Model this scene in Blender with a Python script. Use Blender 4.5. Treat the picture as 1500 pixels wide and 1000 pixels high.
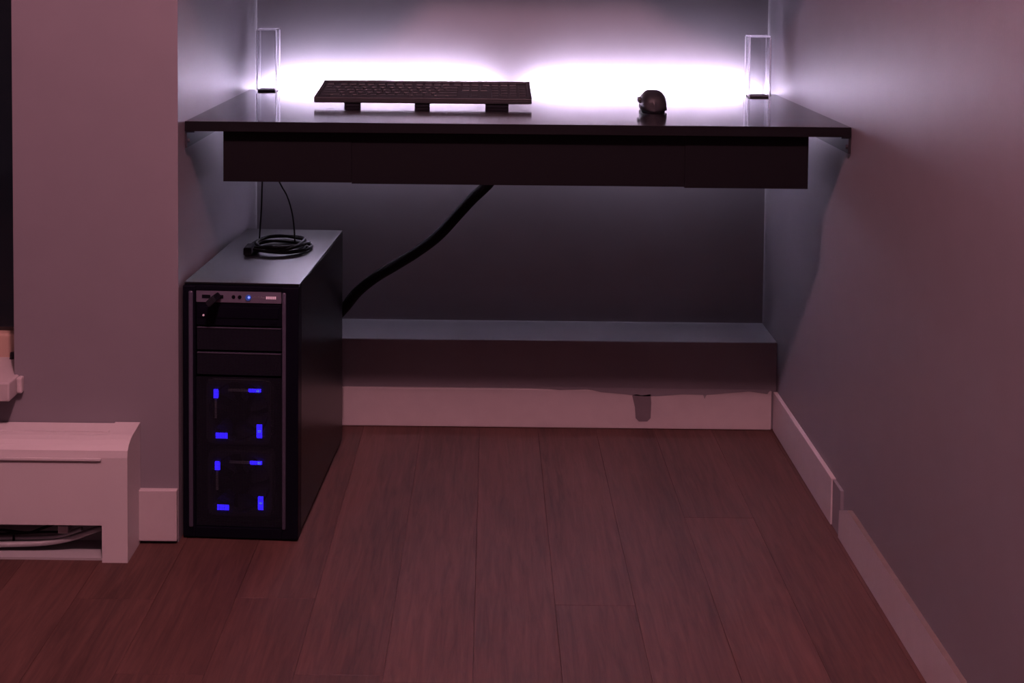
import bpy, bmesh, math, random
from mathutils import Vector, Matrix

random.seed(7)
C = bpy.context.scene.collection
sc = bpy.context.scene
for o in list(bpy.data.objects):
    bpy.data.objects.remove(o, do_unlink=True)

# ------------------------------------------------------------------ camera
FPX, CX, CY = 1824.5, 710.26, 38.36
YAW, PITCH, ROLL, CAMZ = -0.0056, 0.0448, 0.0087, 1.0094


def cam_rows():
    cy, sy = math.cos(YAW), math.sin(YAW)
    Ry = Matrix(((cy, -sy, 0), (sy, cy, 0), (0, 0, 1)))
    cp, sp = math.cos(PITCH), math.sin(PITCH)
    Rp = Matrix(((1, 0, 0), (0, cp, -sp), (0, sp, cp)))
    M = Rp @ Ry                      # rows: right, forward, up
    r, f, u = Vector(M[0]), Vector(M[1]), Vector(M[2])
    d = -u
    cr, sr = math.cos(ROLL), math.sin(ROLL)
    return cr * r - sr * d, sr * r + cr * d, f   # right, down, forward


RT, DN, FW = cam_rows()
cam = bpy.data.cameras.new('camera')
co = bpy.data.objects.new('camera', cam)
C.objects.link(co)
m = Matrix.Identity(4)
for i in range(3):
    m[i][0], m[i][1], m[i][2] = RT[i], -DN[i], -FW[i]
m.translation = Vector((0, 0, CAMZ))
co.matrix_world = m
cam.sensor_fit = 'HORIZONTAL'
cam.sensor_width = 36
cam.lens = FPX / 1500 * 36
cam.shift_x = (750 - CX) / 1500
cam.shift_y = -(500 - CY) / 1500
cam.clip_start = 0.02
sc.camera = co


def ray(px, py):
    return RT * ((px - CX) / FPX) + DN * ((py - CY) / FPX) + FW


def atY(px, py, Y):
    """point on the vertical plane at depth Y seen at that pixel"""
    d = ray(px, py)
    return Vector((0, 0, CAMZ)) + d * (Y / d.y)


def atZ(px, py, Z):
    d = ray(px, py)
    return Vector((0, 0, CAMZ)) + d * ((Z - CAMZ) / d.z)


# ------------------------------------------------------------------ world and lights
w = bpy.data.worlds.new('night')
sc.world = w
w.use_nodes = True
w.node_tree.nodes['Background'].inputs[0].default_value = (0.004, 0.004, 0.006, 1)
w.node_tree.nodes['Background'].inputs[1].default_value = 1.0
sc.view_settings.view_transform = 'Standard'
sc.view_settings.look = 'None'
sc.view_settings.gamma = 1
sc.view_settings.use_curve_mapping = False
sc.view_settings.exposure = 0.0
sc.cycles.sample_clamp_indirect = 0.0


# the room's own ceiling lamp, behind and above the camera
WARM = (-0.11, 0.62, 2.30)
_l = bpy.data.lights.new('ceiling_lamp_offscreen', 'POINT')
_l.energy = 175.0
_l.color = (1.0, 0.46, 0.53)
_l.shadow_soft_size = 0.06
_o = bpy.data.objects.new('ceiling_lamp_offscreen', _l)
C.objects.link(_o)
_o.location = WARM

# ------------------------------------------------------------------ room numbers
XL, XR = -0.543, 0.637          # alcove side walls
YC, YL, YB = 2.147, 2.720, 2.875  # pier front, ledge front, back wall
ZL = 0.194                      # ledge top
ZD = 0.7385                     # desk top
CEIL = 2.4


# ------------------------------------------------------------------ materials
def mat(name, col, rough=0.5, metal=0.0, emit=None, estr=0.0, spec=0.5, noise=None, bump=None, coat=0.0):
    """noise=(scale, amount) varies the value of the colour; bump=(scale, strength)"""
    mm = bpy.data.materials.new(name)
    mm.use_nodes = True
    nt = mm.node_tree
    b = nt.nodes['Principled BSDF']
    b.inputs['Base Color'].default_value = (*col, 1)
    b.inputs['Roughness'].default_value = rough
    b.inputs['Metallic'].default_value = metal
    b.inputs['Specular IOR Level'].default_value = spec
    b.inputs['Coat Weight'].default_value = coat
    b.inputs['Coat Roughness'].default_value = 0.09
    if emit:
        b.inputs['Emission Color'].default_value = (*emit, 1)
        b.inputs['Emission Strength'].default_value = estr
    tc = nt.nodes.new('ShaderNodeTexCoord')
    if noise:
        n = nt.nodes.new('ShaderNodeTexNoise')
        n.inputs['Scale'].default_value = noise[0]
        n.inputs['Detail'].default_value = 5
        nt.links.new(tc.outputs['Object'], n.inputs['Vector'])
        mx = nt.nodes.new('ShaderNodeMix')
        mx.data_type = 'RGBA'
        a = noise[1]
        mx.inputs['A'].default_value = (*[c * (1 - a) for c in col], 1)
        mx.inputs['B'].default_value = (*[min(1, c * (1 + a)) for c in col], 1)
        nt.links.new(n.outputs['Fac'], mx.inputs['Factor'])
        nt.links.new(mx.outputs['Result'], b.inputs['Base Color'])
    if bump:
        n2 = nt.nodes.new('ShaderNodeTexNoise')
        n2.inputs['Scale'].default_value = bump[0]
        n2.inputs['Detail'].default_value = 3
        nt.links.new(tc.outputs['Object'], n2.inputs['Vector'])
        bp = nt.nodes.new('ShaderNodeBump')
        bp.inputs['Strength'].default_value = bump[1]
        bp.inputs['Distance'].default_value = 0.002
        nt.links.new(n2.outputs['Fac'], bp.inputs['Height'])
        nt.links.new(bp.outputs['Normal'], b.inputs['Normal'])
    return mm


M = {}
M['wall'] = mat('grey_wall_paint', (0.158, 0.143, 0.163), 0.46, noise=(14, 0.07), bump=(220, 0.05))
M['ceiling'] = mat('ceiling_paint', (0.35, 0.34, 0.34), 0.8, bump=(150, 0.2))
M['trim'] = mat('white_trim_paint', (0.35, 0.305, 0.315), 0.45, noise=(30, 0.08), bump=(90, 0.15))
M['bare'] = mat('bare_board_edge', (0.11, 0.080, 0.075), 0.8, noise=(60, 0.2))
M['black_wood'] = mat('black_brown_laminate', (0.010, 0.0085, 0.0115), 0.10, spec=0.6, noise=(40, 0.2))
M['black_board'] = mat('black_board', (0.005, 0.0045, 0.006), 0.5, spec=0.12)
M['cleat'] = mat('dark_metal_bracket', (0.03, 0.028, 0.035), 0.45, metal=0.6)
M['key_body'] = mat('keyboard_plastic', (0.018, 0.018, 0.022), 0.5, spec=0.4)
M['key_cap'] = mat('keycap_plastic', (0.020, 0.020, 0.024), 0.5, spec=0.5)
M['rubber'] = mat('black_rubber', (0.005, 0.005, 0.009), 0.85, spec=0.2)
M['mouse'] = mat('mouse_plastic', (0.018, 0.018, 0.022), 0.38)
M['steel_black'] = mat('black_painted_steel', (0.004, 0.004, 0.005), 0.30, spec=0.3)
M['bezel'] = mat('black_bezel_plastic', (0.0030, 0.0027, 0.0065), 0.35, spec=0.06)
M['rail'] = mat('grey_gloss_rail', (0.07, 0.065, 0.10), 0.25, metal=0.35)
M['io'] = mat('grey_port_panel', (0.10, 0.09, 0.13), 0.4, metal=0.2)
M['port'] = mat('port_black', (0.003, 0.003, 0.006), 0.5, spec=0.1)
M['mesh'] = mat('mesh_steel', (0.008, 0.008, 0.014), 0.45, spec=0.2)
M['silver'] = mat('silver_edge', (0.30, 0.29, 0.33), 0.35, metal=0.8)
M['fan'] = mat('fan_translucent_plastic', (0.045, 0.045, 0.055), 0.4, spec=0.2)
M['led_blue'] = mat('blue_led', (0.01, 0.01, 0.3), 0.4, spec=0.1, emit=(0.030, 0.012, 1.0), estr=3.6)
M['led_core'] = mat('blue_led_core', (0.2, 0.3, 0.9), 0.4, emit=(0.10, 0.20, 1.0), estr=1.5)
M['mark_white'] = mat('mark_white', (0.75, 0.72, 0.8), 0.5)
M['mark_blue'] = mat('mark_blue', (0.03, 0.12, 0.45), 0.4)
M['cable'] = mat('black_cable_jacket', (0.006, 0.0055, 0.008), 0.6, spec=0.2)
M['sleeve'] = mat('black_braided_sleeve', (0.006, 0.005, 0.008), 0.75, spec=0.15, bump=(600, 0.8))
M['rad'] = mat('enamelled_radiator_steel', (0.40, 0.365, 0.375), 0.38, noise=(9, 0.04), bump=(160, 0.05))
M['cavity'] = mat('radiator_inner_steel', (0.25, 0.24, 0.25), 0.6)
M['pipe'] = mat('grey_pipe', (0.40, 0.39, 0.41), 0.4, metal=0.5)
M['window_frame'] = mat('window_frame_paint', (0.36, 0.24, 0.19), 0.5, noise=(20, 0.1))
M['latch'] = mat('window_latch_metal', (0.02, 0.015, 0.02), 0.5, metal=0.5)
M['smudge'] = mat('grey_paint_smudge', (0.11, 0.09, 0.105), 0.6, noise=(60, 0.15))
M['led_case'] = mat('light_bar_housing', (0.5, 0.5, 0.52), 0.4, metal=0.6)
M['led_white'] = mat('light_bar_diffuser', (0.9, 0.9, 0.95), 0.4, emit=(0.86, 0.77, 1.0), estr=500.0)


def clear_mat(name, tint, lo, hi):
    mm = bpy.data.materials.new(name)
    mm.use_nodes = True
    nt = mm.node_tree
    nt.nodes.remove(nt.nodes['Principled BSDF'])
    tr = nt.nodes.new('ShaderNodeBsdfTransparent')
    tr.inputs[0].default_value = (*tint, 1)
    gl = nt.nodes.new('ShaderNodeBsdfGlossy')
    gl.inputs['Roughness'].default_value = 0.05
    fr = nt.nodes.new('ShaderNodeFresnel')
    fr.inputs['IOR'].default_value = 1.45
    mr = nt.nodes.new('ShaderNodeMapRange')
    mr.inputs['To Min'].default_value = lo
    mr.inputs['To Max'].default_value = hi
    mx = nt.nodes.new('ShaderNodeMixShader')
    nt.links.new(fr.outputs[0], mr.inputs[0])
    nt.links.new(mr.outputs[0], mx.inputs[0])
    nt.links.new(tr.outputs[0], mx.inputs[1])
    nt.links.new(gl.outputs[0], mx.inputs[2])
    nt.links.new(mx.outputs[0], nt.nodes['Material Output'].inputs[0])
    return mm


M['acrylic'] = clear_mat('clear_acrylic', (0.972, 0.972, 0.98), 0.04, 0.8)
ae = bpy.data.materials.new('frosted_acrylic_edge')
ae.use_nodes = True
_n = ae.node_tree
_n.nodes.remove(_n.nodes['Principled BSDF'])
_t = _n.nodes.new('ShaderNodeBsdfTranslucent')
_t.inputs[0].default_value = (0.9, 0.88, 0.95, 1)
_p = _n.nodes.new('ShaderNodeBsdfTransparent')
_m = _n.nodes.new('ShaderNodeMixShader')
_m.inputs[0].default_value = 0.5
_n.links.new(_t.outputs[0], _m.inputs[1])
_n.links.new(_p.outputs[0], _m.inputs[2])
_n.links.new(_m.outputs[0], _n.nodes['Material Output'].inputs[0])
M['acrylic_edge'] = ae
M['pane'] = clear_mat('window_glass', (0.8, 0.8, 0.85), 0.03, 1.0)


def wood_mat():
    mm = bpy.data.materials.new('dark_brown_floorboard')
    mm.use_nodes = True
    nt = mm.node_tree
    b = nt.nodes['Principled BSDF']
    b.inputs['Roughness'].default_value = 0.6
    b.inputs['Specular IOR Level'].default_value = 0.25
    geo = nt.nodes.new('ShaderNodeNewGeometry')
    oi = nt.nodes.new('ShaderNodeObjectInfo')
    add = nt.nodes.new('ShaderNodeVectorMath')
    add.operation = 'MULTIPLY_ADD'
    add.inputs[1].default_value = (1, 0.07, 1)
    nt.links.new(geo.outputs['Position'], add.inputs[0])
    comb = nt.nodes.new('ShaderNodeCombineXYZ')
    mu = nt.nodes.new('ShaderNodeMath')
    mu.operation = 'MULTIPLY'
    mu.inputs[1].default_value = 9.0
    nt.links.new(oi.outputs['Random'], mu.inputs[0])
    nt.links.new(mu.outputs[0], comb.inputs[1])
    nt.links.new(comb.outputs[0], add.inputs[2])
    n = nt.nodes.new('ShaderNodeTexNoise')
    n.inputs['Scale'].default_value = 95
    n.inputs['Detail'].default_value = 6
    n.inputs['Roughness'].default_value = 0.7
    n.inputs['Distortion'].default_value = 0.6
    nt.links.new(add.outputs[0], n.inputs['Vector'])
    n2 = nt.nodes.new('ShaderNodeTexNoise')
    n2.inputs['Scale'].default_value = 9
    n2.inputs['Detail'].default_value = 3
    nt.links.new(add.outputs[0], n2.inputs['Vector'])
    r = nt.nodes.new('ShaderNodeValToRGB')
    r.color_ramp.elements[0].position = 0.30
    r.color_ramp.elements[0].color = (0.027, 0.0110, 0.0092, 1)
    r.color_ramp.elements[1].position = 0.72
    r.color_ramp.elements[1].color = (0.098, 0.043, 0.037, 1)
    mxf = nt.nodes.new('ShaderNodeMath')
    mxf.operation = 'MULTIPLY_ADD'
    mxf.inputs[1].default_value = 0.62
    nt.links.new(n.outputs['Fac'], mxf.inputs[0])
    m2 = nt.nodes.new('ShaderNodeMath')
    m2.operation = 'MULTIPLY'
    m2.inputs[1].default_value = 0.38
    nt.links.new(n2.outputs['Fac'], m2.inputs[0])
    nt.links.new(m2.outputs[0], mxf.inputs[2])
    nt.links.new(mxf.outputs[0], r.inputs[0])
    hsv = nt.nodes.new('ShaderNodeHueSaturation')
    mr = nt.nodes.new('ShaderNodeMapRange')
    mr.inputs['To Min'].default_value = 0.88
    mr.inputs['To Max'].default_value = 1.12
    nt.links.new(oi.outputs['Random'], mr.inputs[0])
    nt.links.new(mr.outputs[0], hsv.inputs['Value'])
    nt.links.new(r.outputs[0], hsv.inputs['Color'])
    nt.links.new(hsv.outputs[0], b.inputs['Base Color'])
    bp = nt.nodes.new('ShaderNodeBump')
    bp.inputs['Strength'].default_value = 0.25
    bp.inputs['Distance'].default_value = 0.001
    nt.links.new(n.outputs['Fac'], bp.inputs['Height'])
    nt.links.new(bp.outputs[0], b.inputs['Normal'])
    return mm


M['floor'] = wood_mat()
M['subfloor'] = mat('floor_joint', (0.03, 0.018, 0.015), 0.8)


# ------------------------------------------------------------------ mesh helpers
def add_box(bm, x0, x1, y0, y1, z0, z1, bevel=0.0, seg=2):
    r = bmesh.ops.create_cube(bm, size=1)
    vs = r['verts']
    for v in vs:
        v.co = Vector(((x0 + x1) / 2 + v.co.x * (x1 - x0), (y0 + y1) / 2 + v.co.y * (y1 - y0), (z0 + z1) / 2 + v.co.z * (z1 - z0)))
    if bevel > 0:
        es = list({e for v in vs for e in v.link_edges})
        bmesh.ops.bevel(bm, geom=es, offset=bevel, segments=seg, affect='EDGES', profile=0.5)
    return bm


def boxbm(*a, **k):
    return add_box(bmesh.new(), *a, **k)


def add_tube(bm, pts, r, seg=10, closed=False):
    pts = [Vector(p) for p in pts]
    n = len(pts)
    rings = []
    up = None
    for i, p in enumerate(pts):
        a = pts[(i - 1) % n] if (closed or i > 0) else p
        b = pts[(i + 1) % n] if (closed or i < n - 1) else p
        t = (b - a).normalized()
        if up is None:
            up = Vector((0, 0, 1)) if abs(t.z) < 0.9 else Vector((0, 1, 0))
        s = t.cross(up).normalized()
        up = s.cross(t).normalized()
        rr = r[i] if isinstance(r, (list, tuple)) else r
        rings.append([bm.verts.new(p + (s * math.cos(2 * math.pi * k / seg) + up * math.sin(2 * math.pi * k / seg)) * rr) for k in range(seg)])
    last = n if closed else n - 1
    for i in range(last):
        A, B = rings[i], rings[(i + 1) % n]
        for k in range(seg):
            bm.faces.new((A[k], A[(k + 1) % seg], B[(k + 1) % seg], B[k]))
    if not closed:
        bm.faces.new(rings[0])
        bm.faces.new(list(reversed(rings[-1])))
    return bm


def smooth_path(ctrl, n=12):
    ctrl = [Vector(c) for c in ctrl]
    P = [ctrl[0] * 2 - ctrl[1]] + ctrl + [ctrl[-1] * 2 - ctrl[-2]]
    out = []
    for i in range(1, len(P) - 2):
        p0, p1, p2, p3 = P[i - 1:i + 3]
        for k in range(n):
            t = k / n
            out.append(0.5 * ((2 * p1) + (p2 - p0) * t + (2 * p0 - 5 * p1 + 4 * p2 - p3) * t * t + (3 * p1 - p0 - 3 * p2 + p3) * t ** 3))
    out.append(ctrl[-1])
    return out


def add_prism_x(bm, prof, x0, x1):
    """prof: list of (y, z), extruded along x"""
    A = [bm.verts.new((x0, y, z)) for y, z in prof]
    B = [bm.verts.new((x1, y, z)) for y, z in prof]
    n = len(prof)
    for k in range(n):
        bm.faces.new((A[k], A[(k + 1) % n], B[(k + 1) % n], B[k]))
    bm.faces.new(list(reversed(A)))
    bm.faces.new(B)
    return bm


def add_cyl(bm, c, r, h, axis='Z', seg=20):
    a = Vector({'X': (1, 0, 0), 'Y': (0, 1, 0), 'Z': (0, 0, 1)}[axis])
    c = Vector(c)
    return add_tube(bm, [c - a * h / 2, c + a * h / 2], r, seg)


def obj(name, bm, material, parent=None, smooth=False, loc=None, rz=None):
    bmesh.ops.recalc_face_normals(bm, faces=bm.faces)
    me = bpy.data.meshes.new(name)
    bm.to_mesh(me)
    bm.free()
    for mm in (material if isinstance(material, list) else [material]):
        me.materials.append(mm)
    if smooth:
        for p in me.polygons:
            p.use_smooth = True
    o = bpy.data.objects.new(name, me)
    C.objects.link(o)
    if parent:
        o.parent = parent
    if loc:
        o.location = loc
    if rz is not None:
        o.rotation_euler.z = rz
    return o


def tag(o, label, cat, group=None):
    o['label'] = label
    o['category'] = cat
    if group:
        o['group'] = group
    return o


def thing(name, label, cat, loc=(0, 0, 0), rz=0.0, group=None):
    o = bpy.data.objects.new(name, None)
    C.objects.link(o)
    o.location = loc
    o.rotation_euler.z = rz
    o.empty_display_size = 0.05
    return tag(o, label, cat, group)


def struct(name, bm, material, parent=None, label=None):
    o = obj(name, bm, material, parent)
    if parent is None:
        o['kind'] = 'structure'
        if label:
            o['label'] = label
    return o


# ------------------------------------------------------------------ room shell
RX0, RY0 = -2.4, -1.6            # far left wall, wall behind the camera
WT = 0.12
WX = atY(19, 300, YC).x          # right edge of window opening
WZ = atY(10, 556, YC).z          # sill top
flo = struct('floor', boxbm(RX0, XR + WT, RY0, YB + WT, -0.06, -0.012), M['subfloor'], label='dark brown wooden board floor')
struct('ceiling', boxbm(RX0, XR + WT, RY0, YB + WT, CEIL, CEIL + 0.08), M['ceiling'], label='plain pale ceiling above the room')
struct('wall_right', boxbm(XR, XR + WT, RY0, YB + WT, -0.012, CEIL), M['wall'], label='long plain grey painted wall beside the desk')
struct('wall_back', boxbm(XL - 0.001, XR, YB, YB + WT, -0.012, CEIL), M['wall'], label='grey painted wall lit behind the desk')
struct('wall_rear', boxbm(RX0, XR, RY0 - WT, RY0, -0.012, CEIL), M['wall'], label='grey wall on the far side of the room')
struct('wall_side', boxbm(RX0 - WT, RX0, RY0, YB + WT, -0.012, CEIL), M['wall'], label='grey wall beyond the window')
bm = bmesh.new()
add_box(bm, WX, XL, YC, YB + WT, -0.012, CEIL)                 # pier
add_box(bm, RX0, WX, YC, YC + 0.20, -0.012, WZ - 0.03)          # below the sill
add_box(bm, RX0, WX, YC, YC + 0.20, 2.15, CEIL)
add_box(bm, RX0, -2.1, YC, YC + 0.20, WZ - 0.03, 2.15)
struct('wall_left', bm, M['wall'], label='grey painted wall with window and projecting pier')
# floorboards
pw = 0.128
x = XL - 5 * pw + 0.012
mesh_cache = {}
while x < XR + 0.05:
    y = RY0 - random.uniform(0.0, 0.9)
    while y < YB:
        L = random.choice((1.1, 1.25, 1.4))
        ya, yb = max(y, RY0 + 0.002), min(y + L, YB + 0.1)
        xa, xb = max(x, RX0), min(x + pw, XR + 0.1)
        if yb - ya > 0.05:
            obj('plank', boxbm(xa + 0.0002, xb - 0.0002, ya + 0.0002, yb - 0.0002, -0.012, 0.0, bevel=0.0003, seg=1), M['floor'], flo)
        y += L
    x += pw
for k in range(4):                                           # boards further left, under the window side
    xx = XL - 5 * pw + 0.012 - (k + 1) * 0.30
    obj('plank', boxbm(max(xx, RX0) + 0.0006, xx + 0.2994, RY0 + 0.01, YC, -0.012, 0.0, bevel=0.0008, seg=1), M['floor'], flo)

# ledge at the foot of the back wall
struct('trim_1', boxbm(XL, XR, YL, YB, 0.0, ZL, bevel=0.002), M['wall'], label='low grey painted ledge along the back wall')
# back baseboard
BBH = 0.087
b = struct('baseboard_back', boxbm(XL + 0.001, XR - 0.012, YL - 0.008, YL, 0.001, BBH, bevel=0.0015), M['trim'], label='white baseboard under the ledge with grey paint smears')


def blob_patch(name, pix, Y, parent, material, th=0.0007):
    bm = bmesh.new()
    F = [bm.verts.new(Vector((p.x, Y - th, p.z))) for p in (atY(u, v, Y) for u, v in pix)]
    f = bm.faces.new(F)
    r = bmesh.ops.extrude_face_region(bm, geom=[f])
    for v in r['geom']:
        if isinstance(v, bmesh.types.BMVert):
            v.co.y += th + 0.0002
    return obj(name, bm, material, parent)


yf = YL - 0.008
blob_patch('paint_smear', [(780, 566), (1128, 571), (1124, 577), (1098, 573), (1060, 576), (1035, 578), (1032, 584), (1030, 578), (1000, 577), (962, 580), (940, 580), (915, 577), (880, 574), (860, 569), (820, 571), (800, 568)], yf, b, M['wall'])
blob_patch('paint_swatch', [(926, 579), (932, 577), (940, 579), (953, 577), (954, 590), (953, 612), (948, 617), (936, 617), (931, 612), (930, 596)], yf, b, M['smudge'])

# right baseboards: two boards with a grey painted gap piece between them
g0, g1 = atZ(1226, 769, 0.0).y, atZ(1237, 789, 0.0).y
struct('baseboard_right', boxbm(XR - 0.009, XR, g0, YL - 0.008, 0.001, BBH, bevel=0.001), M['trim'], label='short white baseboard between ledge and the joint')
bm = bmesh.new()
zt = 0.074
prof = [(g1 + 0.004, 0.001), (g1, 0.052), (g1 - 0.05, zt), (RY0, zt), (RY0, 0.001)]
A = [bm.verts.new((XR - 0.009, y, z)) for y, z in prof]
Bv = [bm.verts.new((XR, y, z)) for y, z in prof]
for k in range(5):
    f = bm.faces.new((A[k], A[(k + 1) % 5], Bv[(k + 1) % 5], Bv[k]))
    f.material_index = 1 if k in (0, 1, 2) else 0
bm.faces.new(list(reversed(A)))
bm.faces.new(Bv)
o = obj('trim_2', bm, [M['trim'], M['bare']])
o['kind'] = 'structure'
o['label'] = 'long white baseboard with bare brown top edge'
struct('trim_3', boxbm(XR - 0.006, XR, g1 + 0.004, g0 - 0.0005, 0.001, BBH - 0.002), M['wall'], label='grey painted gap between the two white baseboards')
# pier baseboard
p0, p1 = atY(203, 718, YC - 0.01), atY(259, 718, YC - 0.01)
struct('baseboard_left', boxbm(p0.x - 0.02, p1.x, YC - 0.012, YC, 0.006, p1.z, bevel=0.0015), M['trim'], label='small white baseboard on the pier beside the radiator')

# unseen header added over the alcove opening, sloping corners shaped to cast a shadow
bm = bmesh.new()
hp = []
for u, v in ((545, 80), (628, 6), (935, 8), (1060, 70)):       # where the edge of its shadow falls on the back wall
    q = atY(u, v, YB)
    t = (YC - WARM[1]) / (YB - WARM[1])
    hp.append((WARM[0] + (q.x - WARM[0]) * t, WARM[2] + (q.z - WARM[2]) * t))
zl_ = hp[1][1] + (hp[0][1] - hp[1][1]) * (XL - hp[1][0]) / (hp[0][0] - hp[1][0])
zr_ = hp[2][1] + (hp[3][1] - hp[2][1]) * (XR - hp[2][0]) / (hp[3][0] - hp[2][0])
pf = [(XL, CEIL), (XL, zl_), hp[1], hp[2], (XR, zr_), (XR, CEIL)]
A = [bm.verts.new((x_, YC, z_)) for x_, z_ in pf]
Bv = [bm.verts.new((x_, YC + 0.05, z_)) for x_, z_ in pf]
for k in range(6):
    bm.faces.new((A[k], A[(k + 1) % 6], Bv[(k + 1) % 6], Bv[k]))
bm.faces.new(list(reversed(A)))
bm.faces.new(Bv)
struct('shadow_header', bm, M['wall'], label='unseen grey header added over the alcove to shade the back wall')

# ------------------------------------------------------------------ window
YG = YC + 0.10
win = struct('window_1', boxbm(-2.1, WX, YG + 0.018, YG + 0.024, WZ, 2.15), M['pane'], label='dark night window above the radiator')
zr = atY(8, 488, YG).z
zr0 = atY(8, 536, YG).z
bm = bmesh.new()
add_box(bm, -2.1, WX, YG, YG + 0.045, WZ, zr0 - 0.002, bevel=0.002)
obj('window_rail', bm, M['window_frame'], win)
obj('window_frame', boxbm(-2.1, WX, YG - 0.004, YG + 0.045, zr0 + 0.003, zr, bevel=0.003), M['window_frame'], win)
pa = atY(12, 534, YG - 0.01)
obj('window_latch', add_tube(bmesh.new(), smooth_path([(pa.x - 0.05, YG - 0.012, pa.z - 0.001), (pa.x - 0.012, YG - 0.012, pa.z), (pa.x + 0.003, YG - 0.012, pa.z + 0.004), (pa.x + 0.009, YG - 0.012, pa.z + 0.014), (pa.x + 0.009, YG - 0.008, pa.z + 0.022)], 5), [0.0025] * 5 + [0.003] * 5 + [0.005] * 6 + [0.006] * 5, 8), M['latch'], win, True)
s0 = atY(27, 561, YC - 0.045)
s1 = atY(27, 589, YC - 0.045)
obj('window_sill', boxbm(-2.1, WX + 0.008, YC - 0.045, YG + 0.05, s1.z, s0.z, bevel=0.003), M['trim'], win)
# return moulding at the end of the sill
obj('sill_end', boxbm(WX + 0.008, WX + 0.018, YC - 0.014, YC, s1.z + 0.004, s0.z - 0.001, bevel=0.003), M['trim'], win)

# ------------------------------------------------------------------ radiator under the window
rxr = atY(206, 640, YC).x
RD = 0.078
yfz = YC - RD
ztop = atY(150, 619, YC - 0.001).z
zsh = atY(188, 670, yfz).z
zop = atY(100, 769, yfz).z
rad = thing('radiator', 'low cream enamelled convector radiator under the window, with open lower slot', 'radiator', (rxr, YC, 0))
RL = -1.30
xe = atY(149, 680, yfz).x - rxr            # start of end cap


def rad_prof(grow, zbot, back=-0.002):
    a = [(back, zbot), (back, ztop + grow), (-RD * 0.42, ztop - 0.004 + grow)]
    for k in range(1, 6):
        t = k / 5
        a.append((-RD * 0.42 - (RD * 0.58 + grow) * math.sin(t * math.pi / 2), zsh + (ztop - 0.004 + grow - zsh) * math.cos(t * math.pi / 2) ** 0.8))
    a.append((-RD - grow, zbot))
    return a


def shell(prof, th, x0, x1):
    bm = bmesh.new()
    n = len(prof)
    inner = []
    for i, (y, z) in enumerate(prof):
        inner.append((y + (th if y < -RD * 0.9 else 0), z - (th if z > zop + 0.03 else 0)))
    quad = []
    for x in (x0, x1):
        quad.append(([bm.verts.new((x, y, z)) for y, z in prof], [bm.verts.new((x, y, z)) for y, z in inner]))
    for i in range(n - 1):
        a, b2 = quad[0][0], quad[1][0]
        bm.faces.new((a[i], a[i + 1], b2[i + 1], b2[i]))
        a, b2 = quad[0][1], quad[1][1]
        bm.faces.new((a[i + 1], a[i], b2[i], b2[i + 1]))
    for q in quad:
        for i in range(n - 1):
            bm.faces.new((q[0][i], q[0][i + 1], q[1][i + 1], q[1][i]))
    for i in (0, n - 1):
        try:
            bm.faces.new((quad[0][0][i], quad[1][0][i], quad[1][1][i], quad[0][1][i]))
        except ValueError:
            pass
    return bm


pr = rad_prof(0.0, zop)[1:]
obj('cover', shell(pr, 0.002, RL, xe), M['rad'], rad)
obj('end_cap', add_prism_x(bmesh.new(), rad_prof(0.0022, 0.0), xe + 0.0004, 0.0), M['rad'], rad)
obj('front_lip', boxbm(RL, xe - 0.0005, -RD - 0.004, -RD + 0.0005, zsh - 0.006, zsh - 0.001, bevel=0.0012), M['rad'], rad)
obj('top_ridge', boxbm(RL, xe - 0.0005, -RD * 0.46, -RD * 0.40, ztop - 0.006, ztop - 0.0015, bevel=0.001), M['rad'], rad)
obj('back_plate', boxbm(RL, xe, -0.006, -0.002, 0.0, ztop - 0.01), M['cavity'], rad)
obj('base_plate', boxbm(RL, xe, -RD + 0.006, -0.006, 0.0, 0.004), M['cavity'], rad)


def rp(px, py, dy):
    p = atY(px, py, YC + dy)
    return (p.x - rxr, dy, p.z)


for pts, r, nm, mt in (
    ([rp(-60, 800, -0.05), rp(0, 797, -0.05), rp(60, 795, -0.05), rp(100, 789, -0.05), rp(130, 779, -0.045), rp(150, 772, -0.035)], 0.0052, 'pipe', 'pipe'),
    ([rp(-60, 790, -0.03), rp(0, 788, -0.03), rp(60, 787, -0.03), rp(90, 784, -0.03), rp(120, 774, -0.03)], 0.0040, 'pipe', 'pipe'),
    ([rp(-60, 774, -0.04), rp(0, 776, -0.04), rp(40, 780, -0.04), rp(60, 774, -0.04), rp(80, 767, -0.04)], 0.0025, 'wire', 'cable'),
    ([rp(-60, 782, -0.035), rp(20, 781, -0.035), rp(60, 779, -0.035), rp(93, 779, -0.035)], 0.0022, 'wire', 'cable'),
    ([rp(20, 778, -0.036), rp(20, 792, -0.036)], 0.002, 'wire', 'cable'),
):
    obj(nm, add_tube(bmesh.new(), smooth_path(pts, 6) if len(pts) > 2 else pts, r, 8), M[mt], rad, True)
q = rp(96, 775, -0.05)
obj('valve_block', boxbm(q[0] - 0.012, q[0] + 0.006, -0.055, -0.035, q[2] - 0.006, q[2] + 0.008, bevel=0.002), M['pipe'], rad)

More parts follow.
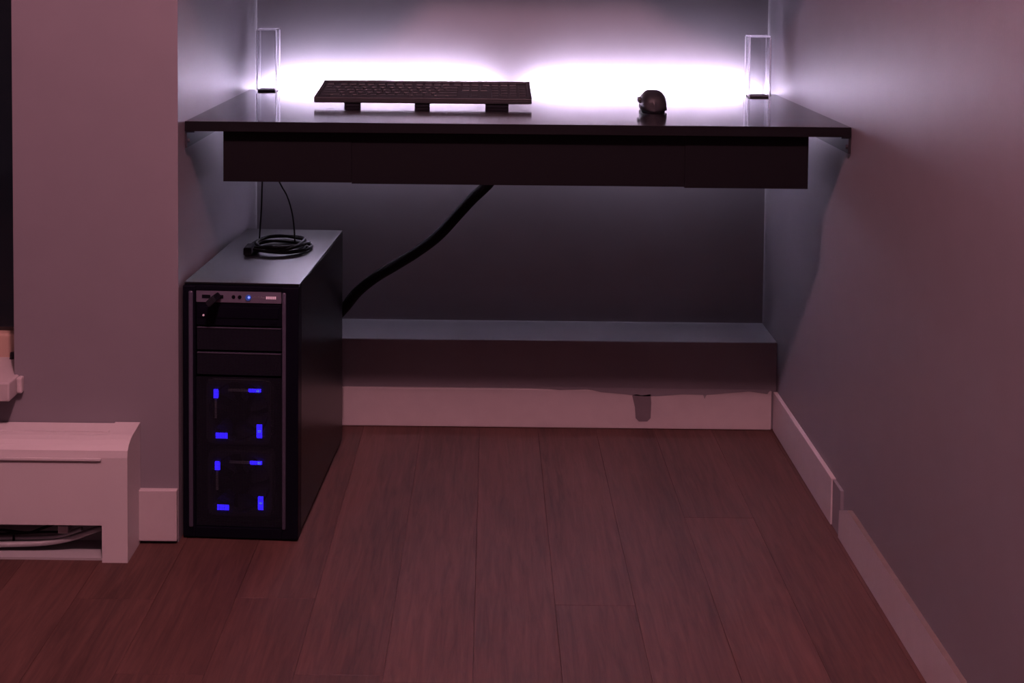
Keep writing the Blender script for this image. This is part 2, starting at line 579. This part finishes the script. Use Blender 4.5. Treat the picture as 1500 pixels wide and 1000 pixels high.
# ------------------------------------------------------------------ desk
DX0, DX1, DY0, DY1 = XL + 0.002, XR - 0.002, 2.188, 2.776
DT = 0.0175
desk = thing('desk', 'black-brown wall-to-wall desk in the alcove with a long panelled apron', 'desk', (0, DY0, 0))
obj('edge_band', boxbm(DX0, DX1, 0, 0.0015, ZD - DT, ZD, bevel=0.0003), M['black_board'], desk)
obj('desktop', boxbm(DX0, DX1, 0.0016, DY1 - DY0, ZD - DT, ZD, bevel=0.0004), M['black_wood'], desk)
ya = DY0 + 0.020
a0, a1 = atY(327, 230, ya), atY(1184, 240, ya)
j0, j1 = atY(515, 250, ya), atY(1003, 250, ya)
zA = atY(420, 266.5, ya).z
zB = atY(760, 271.5, ya).z
zC = atY(1090, 276, ya).z
for i, (u, v, zb, dy) in enumerate(((a0.x, j0.x, zA, 0.0), (j0.x, j1.x, zB, 0.001), (j1.x, a1.x, zC, 0.0))):
    obj('apron_panel', boxbm(u + 0.0001, v - 0.0001, 0.020 + dy, 0.038, zb, ZD - DT, bevel=0.0003), M['black_board'], desk)
obj('apron_return', boxbm(a0.x, a0.x + 0.016, 0.0385, 0.30, zA, ZD - DT), M['black_board'], desk)
obj('apron_return', boxbm(a1.x - 0.016, a1.x, 0.0385, 0.30, zC, ZD - DT), M['black_board'], desk)
obj('apron_floor', boxbm(a0.x + 0.017, a1.x - 0.017, 0.0385, 0.24, zB + 0.004, zB + 0.014), M['black_board'], desk)
for s in (0, 1):
    xa = DX0 if s == 0 else DX1
    sg = 1 if s == 0 else -1
    bm = bmesh.new()
    lo, hi = sorted((xa, xa + sg * 0.003))
    add_box(bm, lo, hi, 0.004, 0.56, ZD - DT - 0.030, ZD - DT)
    lo, hi = sorted((xa, xa + sg * 0.016))
    add_box(bm, lo, hi, 0.004, 0.56, ZD - DT - 0.003, ZD - DT)
    cl = obj('support_angle', bm, M['cleat'], desk)
    for yy in (0.012, 0.2, 0.4):
        obj('screw', add_cyl(bmesh.new(), (xa + sg * 0.0045, yy, ZD - DT - 0.018), 0.004, 0.004, 'X', 10), M['cleat'], cl)

# ------------------------------------------------------------------ light bars behind the desk
for i, (xa, xb) in enumerate(((-0.515, 0.002), (0.090, 0.602))):
    lb = thing('light_bar', 'slim white LED bar glowing behind the desk, %s' % ('the one nearer the window pier' if i == 0 else 'the one nearer the long plain wall'), 'light bar', ((xa + xb) / 2, DY1, ZD - 0.019), group='LED bars behind the desk')
    h = (xb - xa) / 2
    obj('housing', boxbm(-h, h, 0.0015, 0.068, -0.010, 0.009, bevel=0.001), M['led_case'], lb)
    bm = bmesh.new()
    ns = 40
    cols = []
    for k in range(ns + 1):
        xx = -h + 0.004 + (2 * h - 0.008) * k / ns
        cols.append([bm.verts.new((xx, yy, zz)) for yy, zz in ((0.0665, -0.0078), (0.0684, -0.0078), (0.0684, 0.0078), (0.0665, 0.0078))])
    for k in range(ns):
        for e in range(4):
            bm.faces.new((cols[k][e], cols[k][(e + 1) % 4], cols[k + 1][(e + 1) % 4], cols[k + 1][e]))
    bm.faces.new(cols[0])
    bm.faces.new(list(reversed(cols[-1])))
    obj('diffuser', bm, M['led_white'], lb)
    lb.rotation_euler.x = math.radians(1.0)

# ------------------------------------------------------------------ keyboard
yk = atZ(620, 157, ZD).y - 0.004
kb0 = atY(460, 151, yk)
kb1 = atY(779, 153, yk)
kbw = kb1.x - kb0.x
kx = (kb0.x + kb1.x) / 2
kf = atY(626, 118, yk + 0.150)
DK = 0.158
ZK = ZD
near_z = atY(620, 152, yk).z            # underside of near edge
gap = max(0.004, near_z - ZK)

rise = kf.z - (ZK + gap + 0.0125)
tilt = math.asin(max(0.02, min(0.5, rise / DK)))
kb = thing('keyboard', 'black full-size keyboard tilted up on the desktop', 'keyboard', (kx, yk, ZK))
ct, st = math.cos(tilt), math.sin(tilt)


def kpt(x, y, z):
    return Vector((x, y * ct - z * st, gap + y * st + z * ct))


bm = boxbm(-kbw / 2, kbw / 2, 0, DK, 0, 0.009, bevel=0.0025, seg=3)
for v in bm.verts:
    v.co = kpt(*v.co)
kbody = obj('body', bm, M['key_body'], kb)
bm = bmesh.new()
for bx in ((-kbw / 2, kbw / 2, 0, 0.009), (-kbw / 2, kbw / 2, DK - 0.009, DK), (-kbw / 2, -kbw / 2 + 0.007, 0.009, DK - 0.009), (kbw / 2 - 0.007, kbw / 2, 0.009, DK - 0.009)):
    add_box(bm, *bx, 0.0065, 0.0117, bevel=0.0012)
for v in bm.verts:
    v.co = kpt(*v.co)
obj('rim', bm, M['key_body'], kb)
# key rows: widths in units of one key
rows = [
    [(1, 1), (-0.5, 0), (1, 4), (-0.25, 0), (1, 4), (-0.25, 0), (1, 4), (-0.25, 0), (1, 3), (-0.25, 0), (1, 4)],
    [(1, 13), (2, 1), (-0.25, 0), (1, 3), (-0.25, 0), (1, 4)],
    [(1.5, 1), (1, 12), (1.5, 1), (-0.25, 0), (1, 3), (-0.25, 0), (1, 4)],
    [(1.75, 1), (1, 11), (2.25, 1), (-3.5, 0), (1, 4)],
    [(2.25, 1), (1, 10), (2.75, 1), (-1.25, 0), (1, 1), (-1.25, 0), (1, 4)],
    [(1.25, 3), (6.25, 1), (1.25, 4), (-0.25, 0), (1, 3), (-0.25, 0), (2, 1), (1, 2)],
]
U = (kbw - 0.016) / 22.5
UD = (DK - 0.018) / 6.15
kmesh = {}


def key_mesh(wd):
    if wd in kmesh:
        return kmesh[wd]
    bm = bmesh.new()
    a, c = wd * U / 2 - 0.0008, UD / 2 - 0.0008
    base = [(-a, -c, 0), (a, -c, 0), (a, c, 0), (-a, c, 0)]
    t = 0.0022
    top = [(-a + t, -c + t, 0.0055), (a - t, -c + t, 0.0055), (a - t, c - t * 0.5, 0.0062), (-a + t, c - t * 0.5, 0.0062)]
    A = [bm.verts.new(p) for p in base]
    B = [bm.verts.new(p) for p in top]
    for k in range(4):
        bm.faces.new((A[k], A[(k + 1) % 4], B[(k + 1) % 4], B[k]))
    bm.faces.new(B)
    bm.faces.new(list(reversed(A)))
    me = bpy.data.meshes.new('key')
    bm.to_mesh(me)
    bm.free()
    me.materials.append(M['key_cap'])
    kmesh[wd] = me
    return me


for ri, row in enumerate(rows):
    xx = -kbw / 2 + 0.008
    yy = DK - 0.010 - (ri + 0.5) * UD - (0.15 * UD if ri else 0)
    for wd, n in row:
        if wd < 0:
            xx += -wd * U
            continue
        for _ in range(n):
            o = bpy.data.objects.new('key', key_mesh(wd))
            C.objects.link(o)
            o.parent = kb
            o.location = kpt(xx + wd * U / 2, yy, 0.0048)
            o.rotation_euler.x = tilt
            xx += wd * U
for px0, px1 in ((505, 527), (607, 629), (711, 745)):
    u0, u1 = atY(px0, 155, yk).x - kx, atY(px1, 155, yk).x - kx
    obj('foot', boxbm(u0, u1, 0.004, 0.020, 0.0, gap + 0.006, bevel=0.0015), M['rubber'], kb)
zfar = gap + (DK - 0.02) * st
for s in (-1, 1):
    obj('flip_foot', boxbm(s * kbw * 0.36 - 0.016, s * kbw * 0.36 + 0.016, DK * ct - 0.026, DK * ct - 0.019, 0.0, zfar + 0.001, bevel=0.0015), M['rubber'], kb)

# ------------------------------------------------------------------ mouse
mc = atZ(959, 166, ZD)
mouse = thing('computer_mouse', 'small black computer mouse on the desktop beside the keyboard', 'mouse', (mc.x, mc.y + 0.0, ZD), rz=math.radians(-3))


def mouse_shell(z0, zmax, w0, Lm, ny=18, nx=16, y_from=0.0, y_to=1.0, lift=0.0, xcut=None):
    """half-ellipsoid hump with a waist; y from 0 (near palm end) to Lm (button end)"""
    bm = bmesh.new()
    grid = []
    for i in range(ny + 1):
        t = y_from + (y_to - y_from) * i / ny
        y = Lm * t
        hw = w0 / 2 * (max(0.0, 1 - abs(2 * t - 1) ** 3.2) ** 0.45) * (1 - 0.07 * math.exp(-((t - 0.55) / 0.16) ** 2))
        hz = zmax * (max(0.0, math.sin(math.pi * min(1, (t * 0.86 + 0.10))) ** 0.55)) * (1.0 if t > 0.12 else 0.55 + 0.45 * math.sin(t / 0.12 * math.pi / 2))
        row = []
        for k in range(nx + 1):
            a = math.pi * k / nx
            ca, sa = math.cos(a), math.sin(a)
            xx = (hw + lift) * (abs(ca) ** 0.75) * (1 if ca >= 0 else -1)
            if xcut:
                if k == 0 or k == nx:
                    pass
            zz = z0 + (hz + lift) * (sa ** 0.7 if sa > 0 else 0)
            row.append(bm.verts.new((xx, y, zz)))
        grid.append(row)
    for i in range(ny):
        for k in range(nx):
            bm.faces.new((grid[i][k], grid[i][k + 1], grid[i + 1][k + 1], grid[i + 1][k]))
    for i in range(ny):
        bm.faces.new((grid[i][0], grid[i + 1][0], grid[i + 1][nx], grid[i][nx]))
    bm.faces.new(grid[0])
    bm.faces.new(list(reversed(grid[ny])))
    return bm


MW = 0.054
obj('shell', mouse_shell(0.0035, 0.0375, MW, 0.108), M['mouse'], mouse, True)
obj('base', mouse_shell(0.0012, 0.004, MW * 0.84, 0.104), M['rubber'], mouse, True)


def mbutton(s):
    bm = mouse_shell(0.0035, 0.0375, MW, 0.108, ny=8, nx=16, y_from=0.58, y_to=0.97, lift=0.0008)
    bad = [v for v in bm.verts if v.co.x * s < 0.0022 or v.co.z < 0.014]
    bmesh.ops.delete(bm, geom=bad, context='VERTS')
    return bm


for s in (-1, 1):
    obj('button', mbutton(s), M['bezel'], mouse, True)
obj('scroll_wheel', add_cyl(bmesh.new(), (0, 0.082, 0.026), 0.0085, 0.0065, 'X', 20), M['rubber'], mouse, True)
bm = boxbm(-0.0305, -0.022, 0.030, 0.062, 0.016, 0.026, bevel=0.003, seg=3)
obj('thumb_button', bm, M['mouse'], mouse, True)
for yy in (0.014, 0.092):
    obj('glide_pad', add_cyl(bmesh.new(), (0, yy, 0.0008), 0.009, 0.0016, 'Z', 16), M['rubber'], mouse)

# ------------------------------------------------------------------ clear acrylic uprights at the back of the desk
for i, (u0, u1, vb, vt, side) in enumerate(((376, 405, 134, 44, 'beside the pier'), (1097, 1127, 143, 54, 'beside the long plain wall'))):
    pl, pr_ = atZ(u0, vb, ZD), atZ(u1, vb, ZD)
    wv = pr_.x - pl.x
    top = atY((u0 + u1) / 2, vt, pl.y + wv / 2).z - ZD
    yv = min(pl.y, DY1 - wv - 0.002)
    t = thing('acrylic_upright', 'clear acrylic square upright on the back edge of the desk %s' % side, 'stand', ((pl.x + pr_.x) / 2, yv, ZD), group='clear uprights at the back of the desk')
    h = wv / 2
    th = 0.003
    bm = bmesh.new()
    add_box(bm, -h, h, 0, th, 0.004, top)
    add_box(bm, -h, h, wv - th, wv, 0.004, top)
    add_box(bm, -h, -h + th, th, wv - th, 0.004, top)
    add_box(bm, h - th, h, th, wv - th, 0.004, top)
    obj('tube', bm, M['acrylic'], t)
    bm = bmesh.new()
    add_box(bm, -h, h, 0, 0.004, top, top + 0.003)
    add_box(bm, -h, h, wv - 0.004, wv, top, top + 0.003)
    add_box(bm, -h, -h + 0.004, 0.004, wv - 0.004, top, top + 0.003)
    add_box(bm, h - 0.004, h, 0.004, wv - 0.004, top, top + 0.003)
    obj('rim', bm, M['acrylic_edge'], t)
    for ex, ey in ((-h, 0), (h, 0), (-h, wv), (h, wv)):
        obj('polished_edge', boxbm(ex - 0.0015, ex + 0.0015, ey - 0.0015, ey + 0.0015, 0.004, top), M['acrylic_edge'], t)
    obj('base_pad', boxbm(-h + 0.002, h - 0.002, 0.001, wv - 0.001, 0.0, 0.004, bevel=0.001), M['cleat'], t)

# ------------------------------------------------------------------ computer tower
TW, TD, TH = 0.205, 0.467, 0.457
tow = thing('computer_tower', 'black mid-tower computer on the floor with blue lit fans', 'computer', (-0.5385, 2.157, 0), rz=-0.0468)
FT = 0.010
# chassis: open-fronted box so that the fans sit inside
obj('side_panel', boxbm(0.000, 0.0025, 0.030, TD, FT, TH - 0.004, bevel=0.0008), M['steel_black'], tow)
obj('side_panel', boxbm(TW - 0.0025, TW, 0.030, TD, FT, TH - 0.004, bevel=0.0008), M['steel_black'], tow)
obj('top_panel', boxbm(0.0, TW, 0.012, TD, TH - 0.004, TH, bevel=0.0012), M['steel_black'], tow)
obj('bottom_panel', boxbm(0.003, TW - 0.003, 0.03, TD, FT, FT + 0.003), M['steel_black'], tow)
obj('rear_panel', boxbm(0.003, TW - 0.003, TD - 0.003, TD - 0.0005, FT + 0.003, TH - 0.0045), M['steel_black'], tow)
obj('inner_plate', boxbm(0.003, TW - 0.003, 0.062, 0.065, FT + 0.003, TH - 0.0045), M['port'], tow)
for (fx, fy) in ((0.03, 0.05), (TW - 0.03, 0.05), (0.03, TD - 0.05), (TW - 0.03, TD - 0.05)):
    obj('rubber_foot', add_cyl(bmesh.new(), (fx, fy, FT / 2), 0.014, FT, 'Z', 16), M['rubber'], tow)
# front bezel frame
bm = bmesh.new()
add_box(bm, 0.0, 0.0225, 0.002, 0.030, 0.004, TH - 0.004, bevel=0.002)
add_box(bm, 0.1755, TW, 0.002, 0.030, 0.004, TH - 0.004, bevel=0.002)
add_box(bm, 0.0225, 0.1755, 0.003, 0.030, TH - 0.0125, TH - 0.004, bevel=0.001)
add_box(bm, 0.0225, 0.1755, 0.003, 0.030, 0.004, 0.022, bevel=0.001)
bez = obj('front_bezel', bm, M['bezel'], tow)
for x0, x1 in ((0.0105, 0.0185), (0.1765, 0.1835)):
    bm = boxbm(x0, x1, -0.001, 0.006, 0.022, TH - 0.013, bevel=0.0028, seg=4)
    obj('edge_rail', bm, M['rail'], bez, True)
# port panel
zp0, zp1 = 0.4235, 0.4445
pp = obj('port_panel', boxbm(0.0235, 0.1745, 0.004, 0.020, zp0, zp1, bevel=0.0008), M['io'], tow)
for (x0, x1, z0, z1) in ((0.034, 0.049, 0.431, 0.437), (0.058, 0.072, 0.431, 0.437)):
    bm = bmesh.new()
    add_box(bm, x0, x1, 0.0032, 0.0045, z0, z1)
    obj('usb_port', bm, M['port'], pp)
for xx in (0.090, 0.101):
    obj('audio_jack', add_cyl(bmesh.new(), (xx, 0.0036, 0.434), 0.0033, 0.0012, 'Y', 14), M['port'], pp)
obj('power_button', add_cyl(bmesh.new(), (0.1165, 0.0030, 0.4335), 0.0052, 0.003, 'Y', 20), M['mark_blue'], pp)
obj('power_light', add_cyl(bmesh.new(), (0.1180, 0.0012, 0.4345), 0.0020, 0.001, 'Y', 12), M['led_core'], pp)
# faint lettering strip beside it: fine strokes too small to read, and a bright worn badge
bm = bmesh.new()
for k in range(9):
    xx = 0.1245 + k * 0.0024
    add_box(bm, xx, xx + 0.0012, 0.0034, 0.0042, 0.4325, 0.4345 + (0.0012 if k in (1, 4, 6) else 0))
obj('lettering', bm, M['silver'], pp)
bm = bmesh.new()
for k in range(5):
    xx = 0.1475 + k * 0.0037
    add_box(bm, xx, xx + 0.0030, 0.0034, 0.0042, 0.4312, 0.4362, bevel=0.0003, seg=1)
obj('lettering', bm, M['mark_white'], pp)
# optical drive
od = obj('optical_drive', boxbm(0.0235, 0.1745, 0.006, 0.030, 0.3825, 0.4215, bevel=0.0008), M['bezel'], tow)
obj('tray_front', boxbm(0.028, 0.170, 0.0045, 0.0062, 0.396, 0.4155, bevel=0.0006), M['bezel'], od)
obj('eject_button', boxbm(0.155, 0.166, 0.0045, 0.0062, 0.387, 0.3925, bevel=0.0005), M['bezel'], od)
obj('drive_light', add_cyl(bmesh.new(), (0.0365, 0.0040, 0.4005), 0.0018, 0.0012, 'Y', 10), M['mark_white'], od)


def mesh_panel(name, x0, x1, z0, z1, y, pitch, wire, parent):
    bm = bmesh.new()
    n = int((x1 - x0) / pitch)
    for k in range(n + 1):
        xx = x0 + (x1 - x0) * k / n
        add_box(bm, xx - wire / 2, xx + wire / 2, y, y + 0.0008, z0, z1)
    n = int((z1 - z0) / pitch)
    for k in range(n + 1):
        zz = z0 + (z1 - z0) * k / n
        add_box(bm, x0, x1, y + 0.0001, y + 0.0007, zz - wire / 2, zz + wire / 2)
    o = obj(name, bm, M['mesh'], parent)
    o['kind'] = 'stuff'
    return o


for z0, z1 in ((0.3375, 0.3795), (0.2935, 0.3345)):
    bc = obj('bay_cover', boxbm(0.0235, 0.1745, 0.010, 0.030, z0, z1, bevel=0.0008), M['bezel'], tow)
    mesh_panel('grille', 0.0250, 0.1730, z0 + 0.002, z1 - 0.003, 0.0068, 0.0024, 0.0011, bc)
    obj('edge_strip', boxbm(0.0245, 0.1735, 0.0055, 0.0105, z1 - 0.0020, z1 - 0.0006), M['rail'], bc)
fg = mesh_panel('fan_grille', 0.0235, 0.1745, 0.024, 0.290, 0.0065, 0.0021, 0.0007, tow)


def fan(cx, cz):
    y0 = 0.0125
    bm = bmesh.new()
    H = 0.058
    seg = 40
    ringv = []
    for y in (y0, y0 + 0.024):
        out, inn = [], []
        for k in range(seg):
            a = 2 * math.pi * k / seg
            c, s = math.cos(a), math.sin(a)
            mm = max(abs(c), abs(s))
            rr = min(H / mm, H * 1.34)
            out.append(bm.verts.new((cx + c * rr, y, cz + s * rr)))
            inn.append(bm.verts.new((cx + c * 0.054, y, cz + s * 0.054)))
        ringv.append((out, inn))
    (o0, i0), (o1, i1) = ringv
    for k in range(seg):
        j = (k + 1) % seg
        bm.faces.new((o0[k], o0[j], i0[j], i0[k]))
        bm.faces.new((o1[j], o1[k], i1[k], i1[j]))
        bm.faces.new((o0[j], o0[k], o1[k], o1[j]))
        bm.faces.new((i0[k], i0[j], i1[j], i1[k]))
    f = obj('fan', bm, M['fan'], tow)
    bm = bmesh.new()
    add_cyl(bm, (cx, y0 + 0.012, cz), 0.020, 0.020, 'Y', 24)
    obj('hub', bm, M['port'], f)
    for b in range(7):
        a0 = 2 * math.pi * b / 7
        bm = bmesh.new()
        A, B = [], []
        for k in range(6):
            r = 0.019 + (0.052 - 0.019) * k / 5
            a = a0 + 0.18 * k / 5
            A.append(bm.verts.new((cx + r * math.cos(a), y0 + 0.004, cz + r * math.sin(a))))
            B.append(bm.verts.new((cx + r * math.cos(a + 0.62), y0 + 0.019, cz + r * math.sin(a + 0.62))))
        for k in range(5):
            bm.faces.new((A[k], A[k + 1], B[k + 1], B[k]))
        bmesh.ops.solidify(bm, geom=bm.faces[:], thickness=0.0012)
        obj('blade', bm, M['fan'], f)
    # four LEDs round the ring, two lying along the frame and two upright
    for (dx, dz, w_, h_, core) in ((-0.039, 0.033, 0.009, 0.016, 0), (0.030, 0.0405, 0.022, 0.007, 1), (0.0385, -0.032, 0.010, 0.024, 1), (-0.029, -0.0415, 0.022, 0.011, 0)):
        l = obj('led', boxbm(cx + dx - w_ / 2, cx + dx + w_ / 2, y0 - 0.0046, y0 - 0.0030, cz + dz - h_ / 2, cz + dz + h_ / 2, bevel=0.0012), M['led_blue'], f)
        s = 0.0055
        ox = w_ * 0.25 if w_ > h_ else 0
        if core:
            obj('led_core', boxbm(cx + dx + ox - s / 2, cx + dx + ox + s / 2, y0 - 0.0050, y0 - 0.0047, cz + dz - 0.002, cz + dz + 0.002), M['led_core'], l)
    # pale ribs added as LED glow streaks, at left and top of the ring
    obj('glow_streak_rib', boxbm(cx - 0.042, cx - 0.038, y0 - 0.002, y0 - 0.0005, cz - 0.012, cz + 0.024), M['glow_streak'], f)
    obj('glow_streak_rib', boxbm(cx - 0.018, cx + 0.020, y0 - 0.002, y0 - 0.0005, cz + 0.0375, cz + 0.0415), M['glow_streak'], f)
    return f


M['glow_streak'] = mat('pale_glow_streak', (0.30, 0.30, 0.34), 0.4)  # pale colour standing in for LED glow along the fan frame
fan(0.0965, 0.2265)
fan(0.0990, 0.0975)

# usb stick plugged into the port panel, hanging aslant
us = thing('usb_stick', 'small black stick plugged aslant into the tower port panel', 'usb stick', tow.matrix_basis @ Vector((0.059, 0.003, 0.4335)), rz=-0.0468)
bm = boxbm(-0.0095, 0.0095, -0.030, -0.001, -0.0055, 0.0055, bevel=0.002, seg=2)
bmesh.ops.rotate(bm, verts=bm.verts, cent=(0, 0, 0), matrix=Matrix.Rotation(math.radians(-38), 3, 'Y'))
obj('stick_body', bm, M['port'], us)
bm = boxbm(-0.0085, 0.0085, -0.036, -0.0305, -0.005, 0.005, bevel=0.0015, seg=2)
bmesh.ops.rotate(bm, verts=bm.verts, cent=(0, 0, 0), matrix=Matrix.Rotation(math.radians(-38), 3, 'Y'))
obj('stick_cap', bm, M['rubber'], us)

# ------------------------------------------------------------------ coiled cable on top of the tower
c0 = atZ(410, 356, TH + 0.012)
cc = thing('coiled_cable', 'thin black cable coiled flat on top of the tower, leads rising behind the desk', 'cable', (c0.x, c0.y, TH))
bm = bmesh.new()
rr = atZ(458, 356, TH + 0.01).x - c0.x
pts = []
turns = 5
for k in range(turns * 36 + 1):
    a = 2 * math.pi * k / 36
    tt = k / (turns * 36)
    r = rr - 0.004 - 0.011 * (0.5 + 0.5 * math.sin(a * 0.37)) - 0.004 * math.sin(a * 2.3)
    z = 0.0035 + 0.014 * (0.5 - 0.5 * math.cos(2 * math.pi * tt * 2.4)) * 0.9 + 0.0012 * math.sin(3.1 * a)
    pts.append((r * math.cos(a), r * math.sin(a), max(0.0032, z)))
add_tube(bm, pts, 0.0030, 8)
obj('coil', bm, M['cable'], cc, True)
Yt = c0.y + 0.01
for (pp_, yy) in (([(432, 352), (431, 335), (428, 312), (421, 288), (410, 268), (400, 245)], Yt), ([(380, 354), (381, 335), (383, 305), (384, 270), (385, 245)], Yt + 0.02)):
    P = []
    for (u, v) in pp_:
        q = atY(u, v, yy)
        P.append((q.x - c0.x, q.y - c0.y, q.z - TH))
    P[0] = (P[0][0], P[0][1], 0.012)
    obj('lead', add_tube(bmesh.new(), smooth_path(P, 6), 0.0016, 8), M['cable'], cc, True)
q = atZ(366, 366, TH + 0.006)
con = boxbm(-0.008, 0.008, -0.026, 0.016, 0.0005, 0.016, bevel=0.003)
bmesh.ops.translate(con, verts=con.verts, vec=(q.x - c0.x, q.y - c0.y, 0))
obj('connector', con, M['rubber'], cc)

# ------------------------------------------------------------------ thick sleeved cable bundle behind the tower
ctrl = [((735, 245), 2.46), ((712, 272), 2.50), ((690, 293), 2.53), ((668, 317), 2.56), ((642, 345), 2.58), ((612, 368), 2.60), ((580, 388), 2.615), ((550, 406), 2.63), ((524, 427), 2.645), ((503, 452), 2.655), ((478, 476), 2.665), ((440, 492), 2.665)]
P = [atY(u, v, y) for (u, v), y in ctrl]
s = obj('cable_sleeve', add_tube(bmesh.new(), smooth_path(P, 6), 0.0115, 14), M['sleeve'], None, True)
tag(s, 'thick black sleeved cable bundle sagging from desk to back of tower', 'cable')
